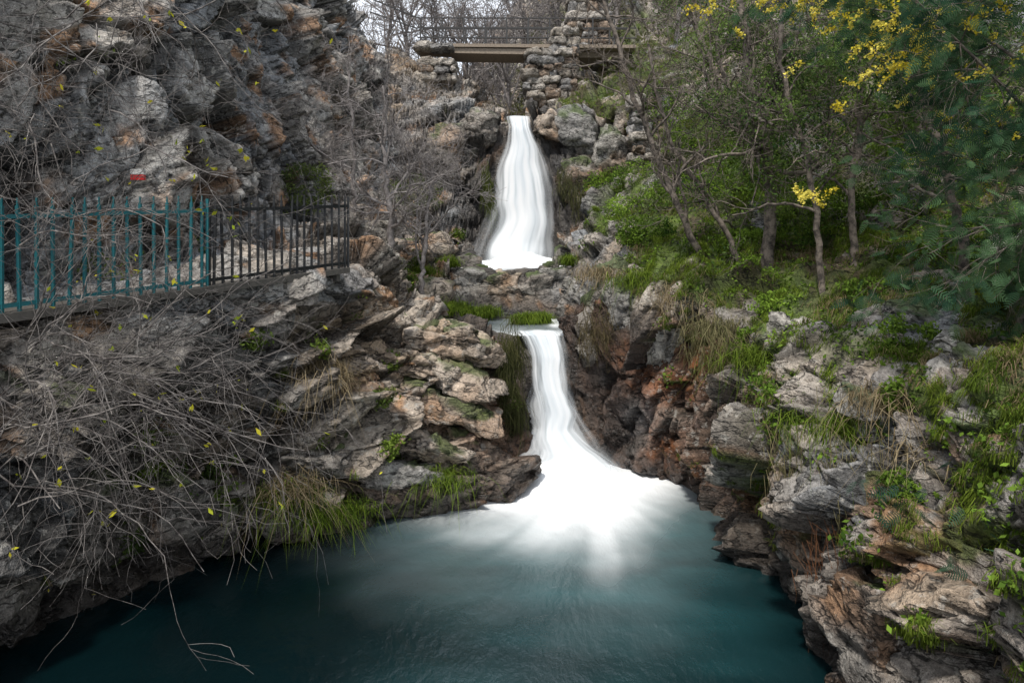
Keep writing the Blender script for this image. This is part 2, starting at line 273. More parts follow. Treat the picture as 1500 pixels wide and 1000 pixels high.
B=[
((-1.45,12.75,2.7),(.95,.75,.34),(0,.10,.1),T1),((-.55,12.75,2.38),(.5,.5,.34),(0,.1,0),T1),
((-1.9,12.2,2.3),(.8,.6,.3),(.1,.2,.2),T1),((-.95,12.2,2.0),(.75,.6,.3),(.1,.25,0),T1),((-1.6,11.9,1.7),(.85,.55,.27),(.1,.28,.1),T2),
((-.8,12.0,1.45),(.7,.5,.26),(.1,.3,-.1),T2),((-2.1,11.5,1.25),(.85,.5,.26),(.15,.25,.2),T1),((-1.25,11.5,.95),(.7,.5,.26),(.1,.3,0),T1),
((-.85,12.0,.8),(.55,.45,.3),(.1,.3,0),T2),((-1.9,11.0,.6),(.8,.45,.3),(.1,.2,.1),Gy),((-1.25,11.5,.3),(.5,.4,.28),(0,.2,0),G3),
((-2.9,10.6,1.2),(.7,.5,.35),(.1,.2,.1),G3),((-3.2,10.4,.4),(.6,.5,.4),(.1,.1,.3),G3),((-2.6,11.2,2.2),(.7,.5,.3),(0,.15,.3),T2),((-2.7,12.4,3.0),(.7,.6,.4),(0,.2,.3),T1),
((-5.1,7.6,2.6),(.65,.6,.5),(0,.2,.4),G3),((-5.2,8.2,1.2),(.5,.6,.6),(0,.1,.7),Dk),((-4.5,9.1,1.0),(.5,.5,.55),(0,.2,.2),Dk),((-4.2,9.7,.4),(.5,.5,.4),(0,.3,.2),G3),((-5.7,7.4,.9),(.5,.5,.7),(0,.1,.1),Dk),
((4.85,6.9,2.95),(.45,.5,.4),(.1,-.2,.3),Gy),((4.6,6.3,2.45),(.4,.4,.35),(.1,.2,.2),Gy),((4.0,7.2,1.7),(.45,.5,.45),(.1,.1,.8),G3),((4.3,8.1,2.45),(.5,.45,.3),(.2,.2,.1),Gy),((4.1,6.2,1.4),(.4,.4,.5),(.1,.1,.3),G3),
((3.7,8.9,1.85),(.4,.5,.36),(.2,.1,.1),Gy),((3.65,9.9,1.8),(.42,.5,.33),(.1,-.2,.2),PL),((4.2,10.4,2.85),(.33,.35,.55),(.1,.1,.4),PL),((4.9,9.6,2.9),(.5,.4,.28),(.1,.1,.3),PL),
((3.55,8.0,.9),(.35,.5,.6),(.1,.1,.3),Dk),((3.55,6.6,.7),(.4,.5,.6),(.1,.1,.3),Dk),((5.5,9.2,3.4),(.5,.4,.3),(0,.1,.2),Gy),((5.3,8.0,3.2),(.4,.35,.3),(.2,.1,.5),PL),
((2.0,14.2,3.45),(.4,.4,.6),(0,.1,.3),PL),((2.35,13.6,3.0),(.42,.4,.85),(.1,.1,.6),Gy),((3.0,12.9,2.7),(.42,.4,.85),(.1,-.1,.3),PL),((1.6,14.1,2.6),(.35,.35,.8),(0,.1,.2),G3),
((-1.9,15.8,3.3),(.6,.6,.35),(0,.1,.3),T1),((-2.2,18.3,4.4),(.8,.6,.35),(0,.05,.2),T1),((-1.2,17.6,3.42),(.6,.35,.38),(0,.05,.1),Gy),((-.3,17.55,3.32),(.6,.3,.42),(0,-.04,0),T1),((.55,17.6,3.36),(.5,.35,.4),(0,.05,.1),G3),((1.2,17.6,3.4),(.5,.3,.45),(0,-.05,.1),Gy),((-2.6,17.2,4.3),(.6,.5,.3),(0,.1,0),T1),((-1.9,14.3,3.1),(.6,.5,.22),(0,.1,.1),PL),((-3.2,16.2,4.7),(.7,.5,.35),(0,.1,0),PL),
((-1.3,20.8,3.8),(.45,.4,.4),(0,.1,.2),Dk),((1.6,20.9,3.85),(.45,.4,.45),(0,.1,.5),Dk),((1.0,19.2,3.65),(.35,.3,.2),(0,.1,.5),Dk),((-.9,18.6,3.65),(.35,.3,.2),(0,.1,.9),Dk),
((2.2,22.4,8.0),(.8,.5,.8),(0,.1,.1),Gy),((3.3,22.1,7.3),(.8,.5,.9),(0,.1,.4),PL),((1.3,22.7,8.3),(.5,.4,.6),(0,0,0),T1),((-1.1,22.6,8.2),(.6,.4,.7),(0,0,.2),G3),((2.3,22.1,6.4),(.9,.5,.9),(.1,0,.2),G3),((3.3,21.9,5.6),(.8,.5,.7),(.1,0,.2),Gy),((-2.2,22.4,7.4),(.8,.5,1.1),(.1,0,.2),G3)]
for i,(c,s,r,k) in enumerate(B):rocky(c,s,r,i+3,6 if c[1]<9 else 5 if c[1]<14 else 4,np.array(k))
# ------------------------------------------------------------------ masonry
def stones(name,boxes,seed=1,parent=None):
    D,F=ICO[4]
    S=np.sign(D)*np.abs(D)**.42;S/=np.abs(S).max(0)
    Vs=[];Fs=[];Cs=[];o=0;r=np.random.default_rng(seed)
    for (c,s,a) in boxes:
        V=S*np.array(s)*.5*r.uniform(.92,1.12,3)
        off=r.uniform(0,99,3);f1,f2,hh,Dv=voro(V*3.2+off,4)
        V=V+D*(fbm(V*5+off,3,2)*.05+(hh-.5)*.09+(Dv[:,0])*.08)[:,None]
        V=V@rotm((0,0,1),a+r.normal()*.06).T@rotm((0,1,0),r.normal()*.05).T+np.array(c)
        Vs.append(V);Fs.append(F+o);o+=len(V)
        k=np.array([[.42,.37,.31],[.32,.31,.3],[.46,.42,.37],[.36,.27,.2]][r.integers(4)])*r.uniform(.6,1.05);Cs.append(np.tile(k,(len(V),1)))
    V=np.concatenate(Vs);F=np.concatenate(Fs)
    return mk(name,V,F,np.full(len(F),3),M_rock,True,{'veg':np.zeros(len(V)),'wet':np.zeros(len(V))},np.concatenate(Cs),parent)
def wallboxes(x0,x1,y,z0,z1,th,seed,ruin=0,big=1.):
    r=np.random.default_rng(seed);out=[];z=z0
    while z<z1:
        h=r.uniform(.12,.34)*big;x=x0-r.uniform(-.05,.1)
        while x<x1:
            l=r.uniform(.22,.7)*big
            if x+l>x1+.15:l=max(.2,x1-x+r.uniform(-.03,.08))
            if not(ruin and z>z1-ruin and r.random()<.5):
                out.append(((x+l/2,y+r.normal()*.04,z+h/2+r.normal()*.02),(l*1.04,th,h*1.1),0))
            x+=l
        z+=h
    return out
stones('stone_bridge_pier',wallboxes(.5,2.35,25.6,8.5,11.35,1.5,3)+wallboxes(1.4,2.4,25.7,11.35,12.5,1.2,4,.4),3)
stones('stone_tower_ruin',wallboxes(2.3,3.9,28.2,11.6,17.2,1.4,6,1.2,1.3),4)
stones('stone_retaining_wall',wallboxes(-3.4,-2.2,25.0,10.2,11.4,.8,7,.5,1.2),5)
stones('stone_retaining_wall',wallboxes(3.7,4.8,21.3,6.9,8.9,.7,8,.4,1.2),6)
# ------------------------------------------------------------------ boxes / rails
def boxes_obj(name,L,mat,parent=None):
    V=[];F=[];o=0
    q=np.array([[x,y,z] for x in(-.5,.5) for y in(-.5,.5) for z in(-.5,.5)])
    f=np.array([[0,1,3,2],[4,6,7,5],[0,4,5,1],[2,3,7,6],[0,2,6,4],[1,5,7,3]])
    for a,b,w,h in L:
        a=np.array(a,float);b=np.array(b,float);d=b-a;l=np.linalg.norm(d);d/=l
        up=np.array([0,0,1.]) if abs(d[2])<.9 else np.array([0,1.,0]);s=np.cross(d,up);s/=np.linalg.norm(s);u=np.cross(s,d)
        Mx=np.stack([d*l,s*w,u*h]);V.append(q@Mx+(a+b)/2);F.append(f+o);o+=8
    V=np.concatenate(V);F=np.concatenate(F);return mk(name,V,F,np.full(len(F),4),mat,False,parent=parent)
M_teal=paint('teal_painted_metal',(.010,.13,.15),.5,.6);M_blk=paint('dark_painted_metal',(.012,.014,.016),.5)
M_conc=paint('concrete',(.30,.245,.19),.9);M_slab=paint('stained_concrete',(.10,.092,.08),.9);M_rail=paint('weathered_rail',(.035,.035,.035),.6)
fa=np.array([-5.65,6.2,3.70]);fb=np.array([-2.64,11.0,4.06])
def fence(t0,t1,mat,sp):
    L=[];n=int(round((t1-t0)*5.66/sp))
    r=np.random.default_rng(3)
    for i in range(n):
        t=t0+(t1-t0)*(i+.5)/n;p=fa+(fb-fa)*t;j=r.normal()*.012
        L.append((p+[0,0,-.02],p+[j,0,1.08],.03,.03))
        L.append((p+[j,0,1.08],p+[j,0,1.16],.015,.015))
    a=fa+(fb-fa)*t0;b=fa+(fb-fa)*t1
    for z in(.06,.97):L.append((a+[0,0,z],b+[0,0,z],.028,.045))
    for p in(a,b):L.append((p+[0,0,-.1],p+[0,0,1.12],.034,.034))
    return boxes_obj('metal_fence',L,mat)
fence(0,.56,M_teal,.155);fence(.564,1,M_blk,.135)
d=(fb-fa)/np.linalg.norm(fb-fa);nrm=np.array([-d[1],d[0],0]);nrm/=np.linalg.norm(nrm)
L=[]
for i in range(9):
    a=fa+(fb-fa)*(i/9)+nrm*.42-[0,0,.06];b=fa+(fb-fa)*((i+1)/9-.002)+nrm*.42-[0,0,.06];L.append((a,b,.95,.085+.01*(i%2)))
for i in range(5):
    p=fa+(fb-fa)*(.72+.06*i)-[0,0,.16];L.append((p-nrm*.02,p+nrm*1.0-[0,0,.02],.07,.1))
boxes_obj('walkway',L,M_slab)
br=bpy.data.objects.new('footbridge',None);sc.collection.objects.link(br)
boxes_obj('deck',[((-2.3,26,11.50),(1.15,26,11.44),1.3,.2),((2.4,26.4,11.45),(4.4,26.4,11.45),1.2,.2),((-3.6,26,11.68),(4.6,26,11.62),1.45,.12)],M_conc,br)
L=[]
for yy in(25.35,26.65):
    for x in np.arange(-3.4,4.5,.8):L.append(((x,yy,11.6),(x,yy,12.7),.05,.05))
    for z in(11.97,12.34,12.7):L.append(((-3.5,yy,z),(4.6,yy,z-.02),.04,.04))
L+=[((-3.5,25.35,12.7),(-5.2,25.0,13.3),.04,.04),((-3.5,25.35,12.3),(-5.2,25.0,12.8),.04,.04)]
boxes_obj('railing',L,M_rail,br)
# ------------------------------------------------------------------ water
def watermat(name,base,base2,foamcol=(.93,.96,.98),bump=.03,rough=.2):
    m,nt,b=newmat(name);fo=ND(nt,'ShaderNodeAttribute',attribute_name='foam').outputs['Fac'];mi=ND(nt,'ShaderNodeAttribute',attribute_name='milk').outputs['Fac']
    P=ND(nt,'ShaderNodeNewGeometry').outputs['Position']
    mp=ND(nt,'ShaderNodeMapping');mp.inputs['Scale'].default_value=(1.3,.7,1);nt.links.new(P,mp.inputs[0])
    deep=mixc(nt,mi,base,base2)
    nt.links.new(mixc(nt,fo,deep,foamcol),b.inputs['Base Color'])
    rr=ND(nt,'ShaderNodeMapRange');nt.links.new(fo,rr.inputs[0]);rr.inputs[3].default_value=rough;rr.inputs[4].default_value=.8;nt.links.new(rr.outputs[0],b.inputs['Roughness'])
    bp=ND(nt,'ShaderNodeBump');bp.inputs['Strength'].default_value=.7;bp.inputs['Distance'].default_value=bump;nt.links.new(noise(nt,4.5,4,.6,mp.outputs[0]),bp.inputs['Height']);nt.links.new(bp.outputs[0],b.inputs['Normal'])
    return m
M_pool=watermat('pool_water',(.0015,.009,.011),(.024,.095,.105))
M_basin=watermat('basin_water',(.05,.07,.075),(.2,.25,.27))
xs=np.linspace(-8,5,300);ys=np.concatenate([np.linspace(-3,6,40,endpoint=False),np.linspace(6,14,280)])
X,Y=np.meshgrid(xs,ys);fx,fy=.95,12.8
def F2(X,Y,sx,sy,o=4,s=3):return fbm(np.stack([X.ravel()*sx,Y.ravel()*sy,0*X.ravel()+.3],1),o,s).reshape(X.shape)
X_=(X-fx);Y_=Y-fy;ang=np.arctan2(Y_,X_)
rad=np.sqrt((X_/np.where(X_<0,3.5,3.1))**2+(Y_/3.7)**2)
st=F2(np.cos(ang)*1.6,np.sin(ang)*1.6,1,1,2,5)*.25+F2(np.cos(ang)*5+rad*1.5,np.sin(ang)*5,1,1,3,8)*.16
st2=F2(X,Y,.9,1.1,4,9)
rr=rad*(1+st)+st2*.13
foam=1.5*(1-sstep(rr,.15,1.0))**1.3+.07*(1-sstep(rr,.8,1.45))
foam=np.clip(foam,0,1)
dist=np.sqrt(((X-.9)/3.5)**2+((Y-10.8)/4.6)**2)+F2(X,Y,.5,.9,3,21)*.3
milk=np.clip(1-sstep(dist,.15,1.2),0,1)*(.8+.6*F2(X,Y,.8,2.2,4,33))
Z=.36*np.exp(-(((X-1.0)/1.05)**2+((Y-12.7)/.6)**2))*(1+.5*st2)+.07*np.exp(-(rad*1.6)**2)+st2*.012
mk('pool_water',np.stack([X,Y,Z],-1).reshape(-1,3),gridfaces(len(ys),len(xs)),np.full((len(ys)-1)*(len(xs)-1),4),M_pool,True,{'foam':foam.ravel(),'milk':np.clip(milk,0,1).ravel()})
def flatwater(name,x0,x1,y0,y1,z,fn,zf=None):
    xs=np.linspace(x0,x1,90);ys=np.linspace(y0,y1,90);X,Y=np.meshgrid(xs,ys);Zz=X*0+z+(zf(X,Y) if zf else 0)
    mk(name,np.stack([X,Y,Zz],-1).reshape(-1,3),gridfaces(90,90),np.full(89*89,4),M_basin,True,{'foam':np.clip(fn(X,Y),0,1).ravel(),'milk':X.ravel()*0+.4})
flatwater('basin_water',-1.6,1.6,14.12,17.3,2.5,lambda X,Y:.85*(1-sstep(Y+F2(X,Y,2,.8)*.8,14.0,15.2))+.8*np.exp(-((X-1.0)/.14)**2)*sstep(Y,15,16)+.12+.5*F2(X,Y,2,.8)*(1-sstep(Y,14,16)))
flatwater('basin_water',-1.9,1.9,18.0,22.4,3.62,lambda X,Y:.15+1.0*sstep(Y+F2(X,Y,2,2)*1.2,19.2,21)+.3*F2(X,Y,1,1),lambda X,Y:.45*np.exp(-(((X-.2)/1.3)**2+((Y-21.1)/.5)**2))*(1+.8*F2(X,Y,1.5,1.5)))
def fallmat():
    m,nt,b=newmat('falling_water');nt.nodes.remove(b);a=ND(nt,'ShaderNodeAttribute',attribute_name='alpha').outputs['Fac'];wc=ND(nt,'ShaderNodeAttribute',attribute_name='Col').outputs['Color']
    d=ND(nt,'ShaderNodeBsdfDiffuse');nt.links.new(wc,d.inputs[0]);t=ND(nt,'ShaderNodeBsdfTranslucent');nt.links.new(wc,t.inputs[0])
    x=ND(nt,'ShaderNodeMixShader');x.inputs[0].default_value=.22;nt.links.new(d.outputs[0],x.inputs[1]);nt.links.new(t.outputs[0],x.inputs[2])
    tr=ND(nt,'ShaderNodeBsdfTransparent');y=ND(nt,'ShaderNodeMixShader');nt.links.new(a,y.inputs[0]);nt.links.new(tr.outputs[0],y.inputs[1]);nt.links.new(x.outputs[0],y.inputs[2])
    nt.links.new(y.outputs[0],nt.nodes['Material Output'].inputs[0]);return m
M_fall=fallmat()
def cascade(name,ctrl,nt_=170,ns=80,layers=2,seed=1,bulge=.18):
    C=np.array(ctrl,float)
    root=bpy.data.objects.new(name,None);sc.collection.objects.link(root)
    for L in range(layers):
        t=np.linspace(0,1,nt_);s=np.linspace(0,1,ns)
        def ev(k):return blur(np.interp(t,C[:,0],C[:,k]),8,0)
        xl,xr,yy,zz=ev(1)-.14*L*(.3+t),ev(2)+.14*L*(.3+t),ev(3),ev(4)
        T_,S_=np.meshgrid(t,s,indexing='ij')
        wl=fbm(np.stack([t*6,0*t+L*5,0*t],1),3,seed+L)*.2*(.4+t);wr=fbm(np.stack([t*6,0*t+L*5,0*t],1),3,seed+L+50)*.2*(.4+t)
        X=(xl+wl)[:,None]*(1-S_)+(xr+wr)[:,None]*S_
        q=np.stack([S_.ravel()*4,T_.ravel()*2.6,S_.ravel()*0+L*3.7],1)
        n=fbm(q,3,seed+L*7).reshape(S_.shape);n2=fbm(q*np.array([4,1.1,1]),3,seed+L*7+2).reshape(S_.shape)
        Yv=yy[:,None]-bulge*np.sin(np.pi*S_)*(.3+T_)+.06*L+n*.04+n2*.008
        Zv=zz[:,None]+n*.02
        e=np.minimum(S_,1-S_)*2
        a=sstep(e+n*.5+n2*.35,.02,.6+.2*L)
        a=a*(.97+.15*n2)*(1 if L==0 else .65)
        a=np.clip(a*np.where(T_<.03,T_/.03,1)*(1-sstep(T_,.84,1)),0,1)
        k=np.clip(.62+n*.8+n2*.7+.3*(e-.4),0,1).ravel()[:,None];wc=np.array([[.72,.80,.86]])*(1-k)+np.array([[.95,.97,.985]])*k
        mk('water_sheet_%d'%(L+1),np.stack([X,Yv,Zv],-1).reshape(-1,3),gridfaces(nt_,ns),np.full((nt_-1)*(ns-1),4),M_fall,True,{'alpha':a.ravel()},wc,parent=root)
    return root
cascade('waterfall',[(0,-.15,.5,22.9,8.62),(.05,-.22,.62,22.45,8.52),(.12,-.1,.65,22.2,8.1),(.22,-.2,.95,22.1,7.5),(.35,-.42,1.15,21.95,6.7),(.6,-.6,1.35,21.7,5.4),(.8,-1.0,1.5,21.45,4.4),(.92,-1.3,1.6,21.2,3.8),(1,-1.5,1.75,20.9,3.55)],seed=3,bulge=.25)
cascade('waterfall',[(0,.0,1.05,14.6,2.56),(.12,.15,1.1,14.0,2.52),(.22,.36,1.12,13.75,2.15),(.42,.42,1.22,13.5,1.45),(.65,.44,1.42,13.32,.8),(.78,.32,1.8,13.1,.48),(.90,-.05,2.35,12.75,.28),(1,-.4,2.6,12.35,.08)],seed=11,bulge=.16)
# ------------------------------------------------------------------ tubes / trees
class Tubes:
    def __init__(s):s.V=[];s.F=[];s.o=0
    def add(s,p,r,k):
        p=np.asarray(p);n=len(p);t=np.gradient(p,axis=0);t/=np.linalg.norm(t,axis=1)[:,None]+1e-9
        m=np.abs(t.mean(0));ref=np.eye(3)[int(np.argmin(m))]
        u=np.cross(t,ref);u/=np.linalg.norm(u,axis=1)[:,None]+1e-9;w=np.cross(t,u)
        a=np.arange(k)*2*math.pi/k
        V=p[:,None]+np.asarray(r)[:,None,None]*(np.cos(a)[None,:,None]*u[:,None]+np.sin(a)[None,:,None]*w[:,None])
        i=(np.arange(n-1)[:,None]*k);j=np.arange(k)[None];jn=(j+1)%k
        F=np.stack([i+j,i+jn,i+k+jn,i+k+j],-1).reshape(-1,4)+s.o
        s.V.append(V.reshape(-1,3));s.F.append(F);s.o+=n*k
    def obj(s,name,mat):
        V=np.concatenate(s.V);F=np.concatenate(s.F);return mk(name,V,F,np.full(len(F),4),mat,True)
def unit(v):return v/(np.linalg.norm(v)+1e-9)
def path(p,d,L,n,wig,trop,rng):
    pts=[p];st=L/(n-1);d=unit(d)
    for i in range(n-1):
        d=unit(d+rng.normal(size=3)*wig+trop*st);pts.append(pts[-1]+d*st)
    return np.array(pts)
def grow(T,p,d,L,r,lv,rng,kids,trop,wig=.18,ratio=.6,spread=.8,tips=None,rmin=.0022):
    n=max(5,int(6+lv*2));pts=path(p,d,L,n,wig,trop,rng)
    rad=np.linspace(r,max(r*.45,rmin),n);T.add(pts,rad,6 if r>.03 else(4 if r>.012 else 3))
    if tips is not None and lv<=1:tips.append(pts[-1]);tips.append(pts[n//2])
    if lv<=0:return
    for i in range(kids[lv]):
        t=rng.uniform(.25,1.0);k=min(n-2,int(t*(n-1)));q=pts[k]+(pts[k+1]-pts[k])*rng.random();dd=unit(pts[k+1]-pts[k])
        nd=unit(dd+rng.normal(size=3)*spread)
        grow(T,q,nd,L*ratio*rng.uniform(.6,1.2),max(rmin,rad[k]*.6),lv-1,rng,kids,trop,wig,ratio,spread,tips,rmin)
def tree(name,pathpts,r0,r1,mat,seed,nk,kl,lv,kids,trop=(0,0,.25),wig=.2,ratio=.6,tips=None,t0=.3,rmin=.003,spread=.8,up=.5):
    rng=np.random.default_rng(seed);T=Tubes();pp=np.array(pathpts,float);n=24
    tt=np.linspace(0,len(pp)-1,n);P_=np.stack([np.interp(tt,np.arange(len(pp)),pp[:,c]) for c in range(3)],1);P_=blur(P_,2,0)
    P_[1:-1]+=rng.normal(size=(n-2,3))*.025
    rad=np.linspace(r0,r1,n);rad[0]*=1.4;T.add(P_,rad,8)
    for i in range(nk):
        t=rng.uniform(t0,1);k=min(n-2,int(t*(n-1)));d=unit(unit(P_[k+1]-P_[k])*up+rng.normal(size=3)*spread+np.array([0,0,.3]))
        grow(T,P_[k],d,kl*rng.uniform(.6,1.2)*(1.15-t*.5),max(rmin,rad[k]*.55),lv,rng,kids,np.array(trop,float),wig,ratio,.75,tips,rmin)
    return T.obj(name,mat)
for i,(x,y,h,sx) in enumerate([(-2.55,14.0,3.6,-.15),(-2.0,14.9,2.9,.25),(-3.6,15.5,3.4,-.1)]):
    g=ground(x,y,3,7);k=[17,14,9][i]
    tree('bare_tree',[g-[0,0,.1],g+[.04,0,.8],g+[sx*.6,0,2],g+[sx,.1,h]],.09 if i==0 else .065,.025,M_pale,20+i,k,1.6,3,[0,4,5,5],(0,0,.2),.16,.62,t0=.3,rmin=.0036,spread=.95)
T=Tubes();rng=np.random.default_rng(5);base=path(np.zeros(3),np.array([0,0,1.]),3,8,.08,np.zeros(3),rng);T.add(base,np.linspace(.12,.05,8),6)
for i in range(12):grow(T,base[rng.integers(2,8)],unit(rng.normal(size=3)*.6+[0,0,1]),2.6*rng.uniform(.6,1.2),.05,3,rng,[0,4,4,4],np.array([0,0,.15]),.12,.62,.6,None,.009)
bt=T.obj('bare_tree',M_pale);bt.location=ground(-4.5,30,0,7)
for (x,y,s) in[(-6,33,1),(-3.2,31,1.0),(-1.8,33,1.2),(-7.5,29,.8),(-2.6,36,1.2),(0,31,1),(2.2,32,1),(3.6,31,1.1),(-.6,37,1.3),(5,33,1.2),(6.5,27,1.0),(.6,40,1.3),(3,38,1.3)]:
    o=bpy.data.objects.new('bare_tree',bt.data);sc.collection.objects.link(o);o.location=ground(x,y);o.location.z-=.1;o.rotation_euler=(0,0,R.uniform(0,6));o.scale=(s,s,s)
tips=[]
tree('slender_tree',[(4.0,13,3.5),(3.6,13,4.2),(3.05,13,5.4),(2.35,13,7.1),(1.9,13,8.6),(1.5,13,9.8)],.08,.03,M_bark,31,14,1.6,3,[0,4,4,4],rmin=.004)
tree('slender_tree',[(4.5,13,3.6),(4.1,13,4.6),(3.5,13.1,5.6),(2.9,13,6.6),(2.6,13,8.2)],.065,.025,M_bark,32,12,1.5,3,[0,4,4,4],rmin=.004)
tree('slender_tree',[(4.65,12.5,3.5),(4.7,12.5,4.9),(4.72,12.5,5.8),(4.4,12.5,7.3),(4.15,12.5,9.2)],.13,.065,M_bark,33,18,1.9,3,[0,4,4,4],tips=tips,rmin=.004,t0=.4)
tree('slender_tree',[(5.0,11,3.3),(4.95,11,4.6),(4.7,11,6.0),(4.3,11,7.4),(4.3,11,8.8)],.06,.03,M_bark,34,14,1.4,3,[0,3,4,4],tips=tips,rmin=.003)
tree('slender_tree',[(6.1,9,3.6),(5.8,9,5),(5.4,9,6.4),(5.1,9,8)],.07,.03,M_bark,35,14,1.4,3,[0,3,4,4],tips=tips,rmin=.003)
tree('slender_tree',[(5.8,11.5,3.9),(5.7,11.5,5.2),(5.95,11.5,6.8),(5.8,11.5,9)],.07,.03,M_bark,36,14,1.6,3,[0,3,4,4],tips=tips,rmin=.003)
tree('slender_tree',[(7.2,11.8,4.5),(7.0,11.6,6),(6.5,11.5,7.6),(6.4,11.5,9.4)],.08,.03,M_bark,37,16,1.6,3,[0,3,4,4],tips=tips,rmin=.003)
tree('slender_tree',[(5.6,16,5.2),(5.4,16,6.6),(4.9,16,8.6),(4.4,16,11)],.09,.04,M_bark,38,16,2.0,3,[0,4,4,4],tips=tips,rmin=.005)
tree('slender_tree',[(7.6,15,6.4),(7.4,15,8),(6.9,15,10),(6.8,15,12)],.09,.04,M_bark,39,16,2.0,3,[0,4,4,4],tips=tips,rmin=.005)
tree('slender_tree',[(6.2,19,7.4),(5.7,19,9),(4.9,19,11),(4.2,19,13)],.09,.04,M_bark,40,16,2.2,3,[0,4,4,4],rmin=.006)
# ------------------------------------------------------------------ leaves & grass builders
def leaves(name,C,size,cols,rng,asp=.45,mat=M_leaf):
    n=len(C);a=rng.normal(size=(n,3));a/=np.linalg.norm(a,axis=1)[:,None];b=np.cross(a,rng.normal(size=(n,3))*[.5,.5,1]);b/=np.linalg.norm(b,axis=1)[:,None]
    s=(size*rng.uniform(.6,1.4,n))[:,None]
    V=np.stack([C-a*s,C+b*s*asp,C+a*s,C-b*s*asp],1).reshape(-1,3)
    return mk(name,V,np.arange(4*n),np.full(n,4),mat,False,col=np.repeat(cols,4,0))
def lcol(C,rng,c0,c1,s=1.5,seed=3):
    t=np.clip(.5+fbm(C*s,3,seed)*1.1+rng.normal(size=len(C))*.18,0,1)[:,None]
    return (np.array(c0)+(np.array(c1)-np.array(c0))*t)*rng.uniform(.8,1.2,(len(C),1))
def grass(name,base,nrm,hgt,wid,cols,rng,droop=.6,lean=.5):
    n=len(base);h=(hgt*rng.uniform(.5,1.3,n))[:,None];az=rng.uniform(0,6.283,n)
    out=np.stack([np.cos(az),np.sin(az),0*az],1);side=np.stack([-np.sin(az),np.cos(az),0*az],1)*wid
    up=unit(np.array([0,0,1.]))[None]+nrm*.5;up/=np.linalg.norm(up,axis=1)[:,None]
    l=(rng.uniform(.1,1,n)*lean)[:,None]
    p1=base+(up+out*l*.5)*h*.5;p2=base+(up*(1-.2*l)+out*l*1.2)*h*.85-np.array([0,0,1])*h*l*droop*.3
    p3=base+(up*(1-.5*l)+out*l*2.0)*h-np.array([0,0,1])*h*l*droop
    V=np.stack([base-side,base+side,p1+side*.9,p1-side*.9,p2+side*.6,p2-side*.6,p3],1).reshape(-1,3)
    o=(np.arange(n)*7)[:,None];q=np.concatenate([o+np.array([[0,1,2,3]]),o+np.array([[3,2,4,5]]),o+np.array([[5,4,6]])],1)
    f=np.array([.6,.6,.85,.85,1,1,1.1])[None,:,None];c=(cols[:,None,:]*f).reshape(-1,3)
    return mk(name,V,q.ravel(),np.tile([4,4,3],n),M_leaf,False,col=c)
def pick(wt,n,rng):
    p=wt*cell;p=p/p.sum();i=rng.choice(len(P2),n,p=p);return P2[i]+rng.normal(size=(n,3))*np.array([.02,.02,0]),N2f[i],i
vis=(P2[:,1]>4.5)&(np.abs(P2[:,0])<P2[:,1]*.9+1)&(P2[:,2]<P2[:,1]*.45+6)
nearw=1/np.clip(P2[:,1]/10,.6,4)**1.3
clump=sstep(fbm(P2*2.3,3,141),-.1,.25)+.12
wt=(veg>.35)*vis*nearw*(P2[:,1]<30)*clump
m_=18000;c,n,i=pick(wt,m_,R);k=9
base=np.repeat(c,k,0)+R.normal(size=(m_*k,3))*np.array([.035,.035,.0]);nn=np.repeat(n,k,0)
cc=lcol(base,R,(.065,.11,.018),(.23,.31,.045));dry=(fbm(base*1.5,2,55)+R.normal(size=len(base))*.25)>.32;cc[dry]=np.array([.33,.26,.15])*R.uniform(.6,1.1,(dry.sum(),1))
grass('grass',base,nn,.16,.0042,cc,R)
wt=(veg>.25)*vis*nearw*(svf>10.7)*(P2[:,1]<24)
c,n,i=pick(wt,150000,R);c=c+n*R.uniform(0,.18,(len(c),1))+R.normal(size=c.shape)*.045+[0,0,.03]
keep=fbm(c*1.3,3,44)>-.12;c=c[keep]
leaves('ground_cover_plants',c,.03,lcol(c,R,(.05,.10,.018),(.22,.35,.05)),R,.6)
wt=(veg>.3)*vis*(svf<7)*(P2[:,1]>8)*(P2[:,1]<30)
c,n,i=pick(wt,38000,R);c=c+n*R.uniform(0,.16,(len(c),1))+R.normal(size=c.shape)*.05
keep=fbm(c*1.3,3,47)>-.08;c=c[keep]
leaves('ground_cover_plants',c,.032,lcol(c,R,(.05,.08,.025),(.2,.28,.05)),R,.5)
def tuft(name,p,n,h,w,c0,c1,spread=.1,lean=.8,droop=1.):
    b=np.array(p)+R.normal(size=(n,3))*np.array([spread,spread*.6,spread*.25])
    cc=np.array(c0)+(np.array(c1)-np.array(c0))*R.random((n,1))
    grass(name,b,np.tile([0,-.5,0.],(n,1)),h,w,cc,R,droop,lean)
GR=((.06,.11,.018),(.24,.33,.045));DR=((.26,.2,.11),(.44,.36,.23))
for x,y,z,s in[(-.95,16.0,2.65,.3),(-1.3,16.3,2.75,.3),(-.6,16.9,2.6,.22),(.45,16.2,2.5,.2),(.2,16.1,2.5,.15),(-1.7,15.7,3.0,.25),(.75,16.4,2.5,.12),(.6,16.2,2.5,.2),(-1.5,15.0,2.85,.25),(-1.6,17.5,3.8,.2),(1.5,17.5,3.85,.2),(-2.2,16.6,3.6,.3)]:
    tuft('grass_tuft',(x,y,z),500,.3,.006,*GR,spread=s*.6)
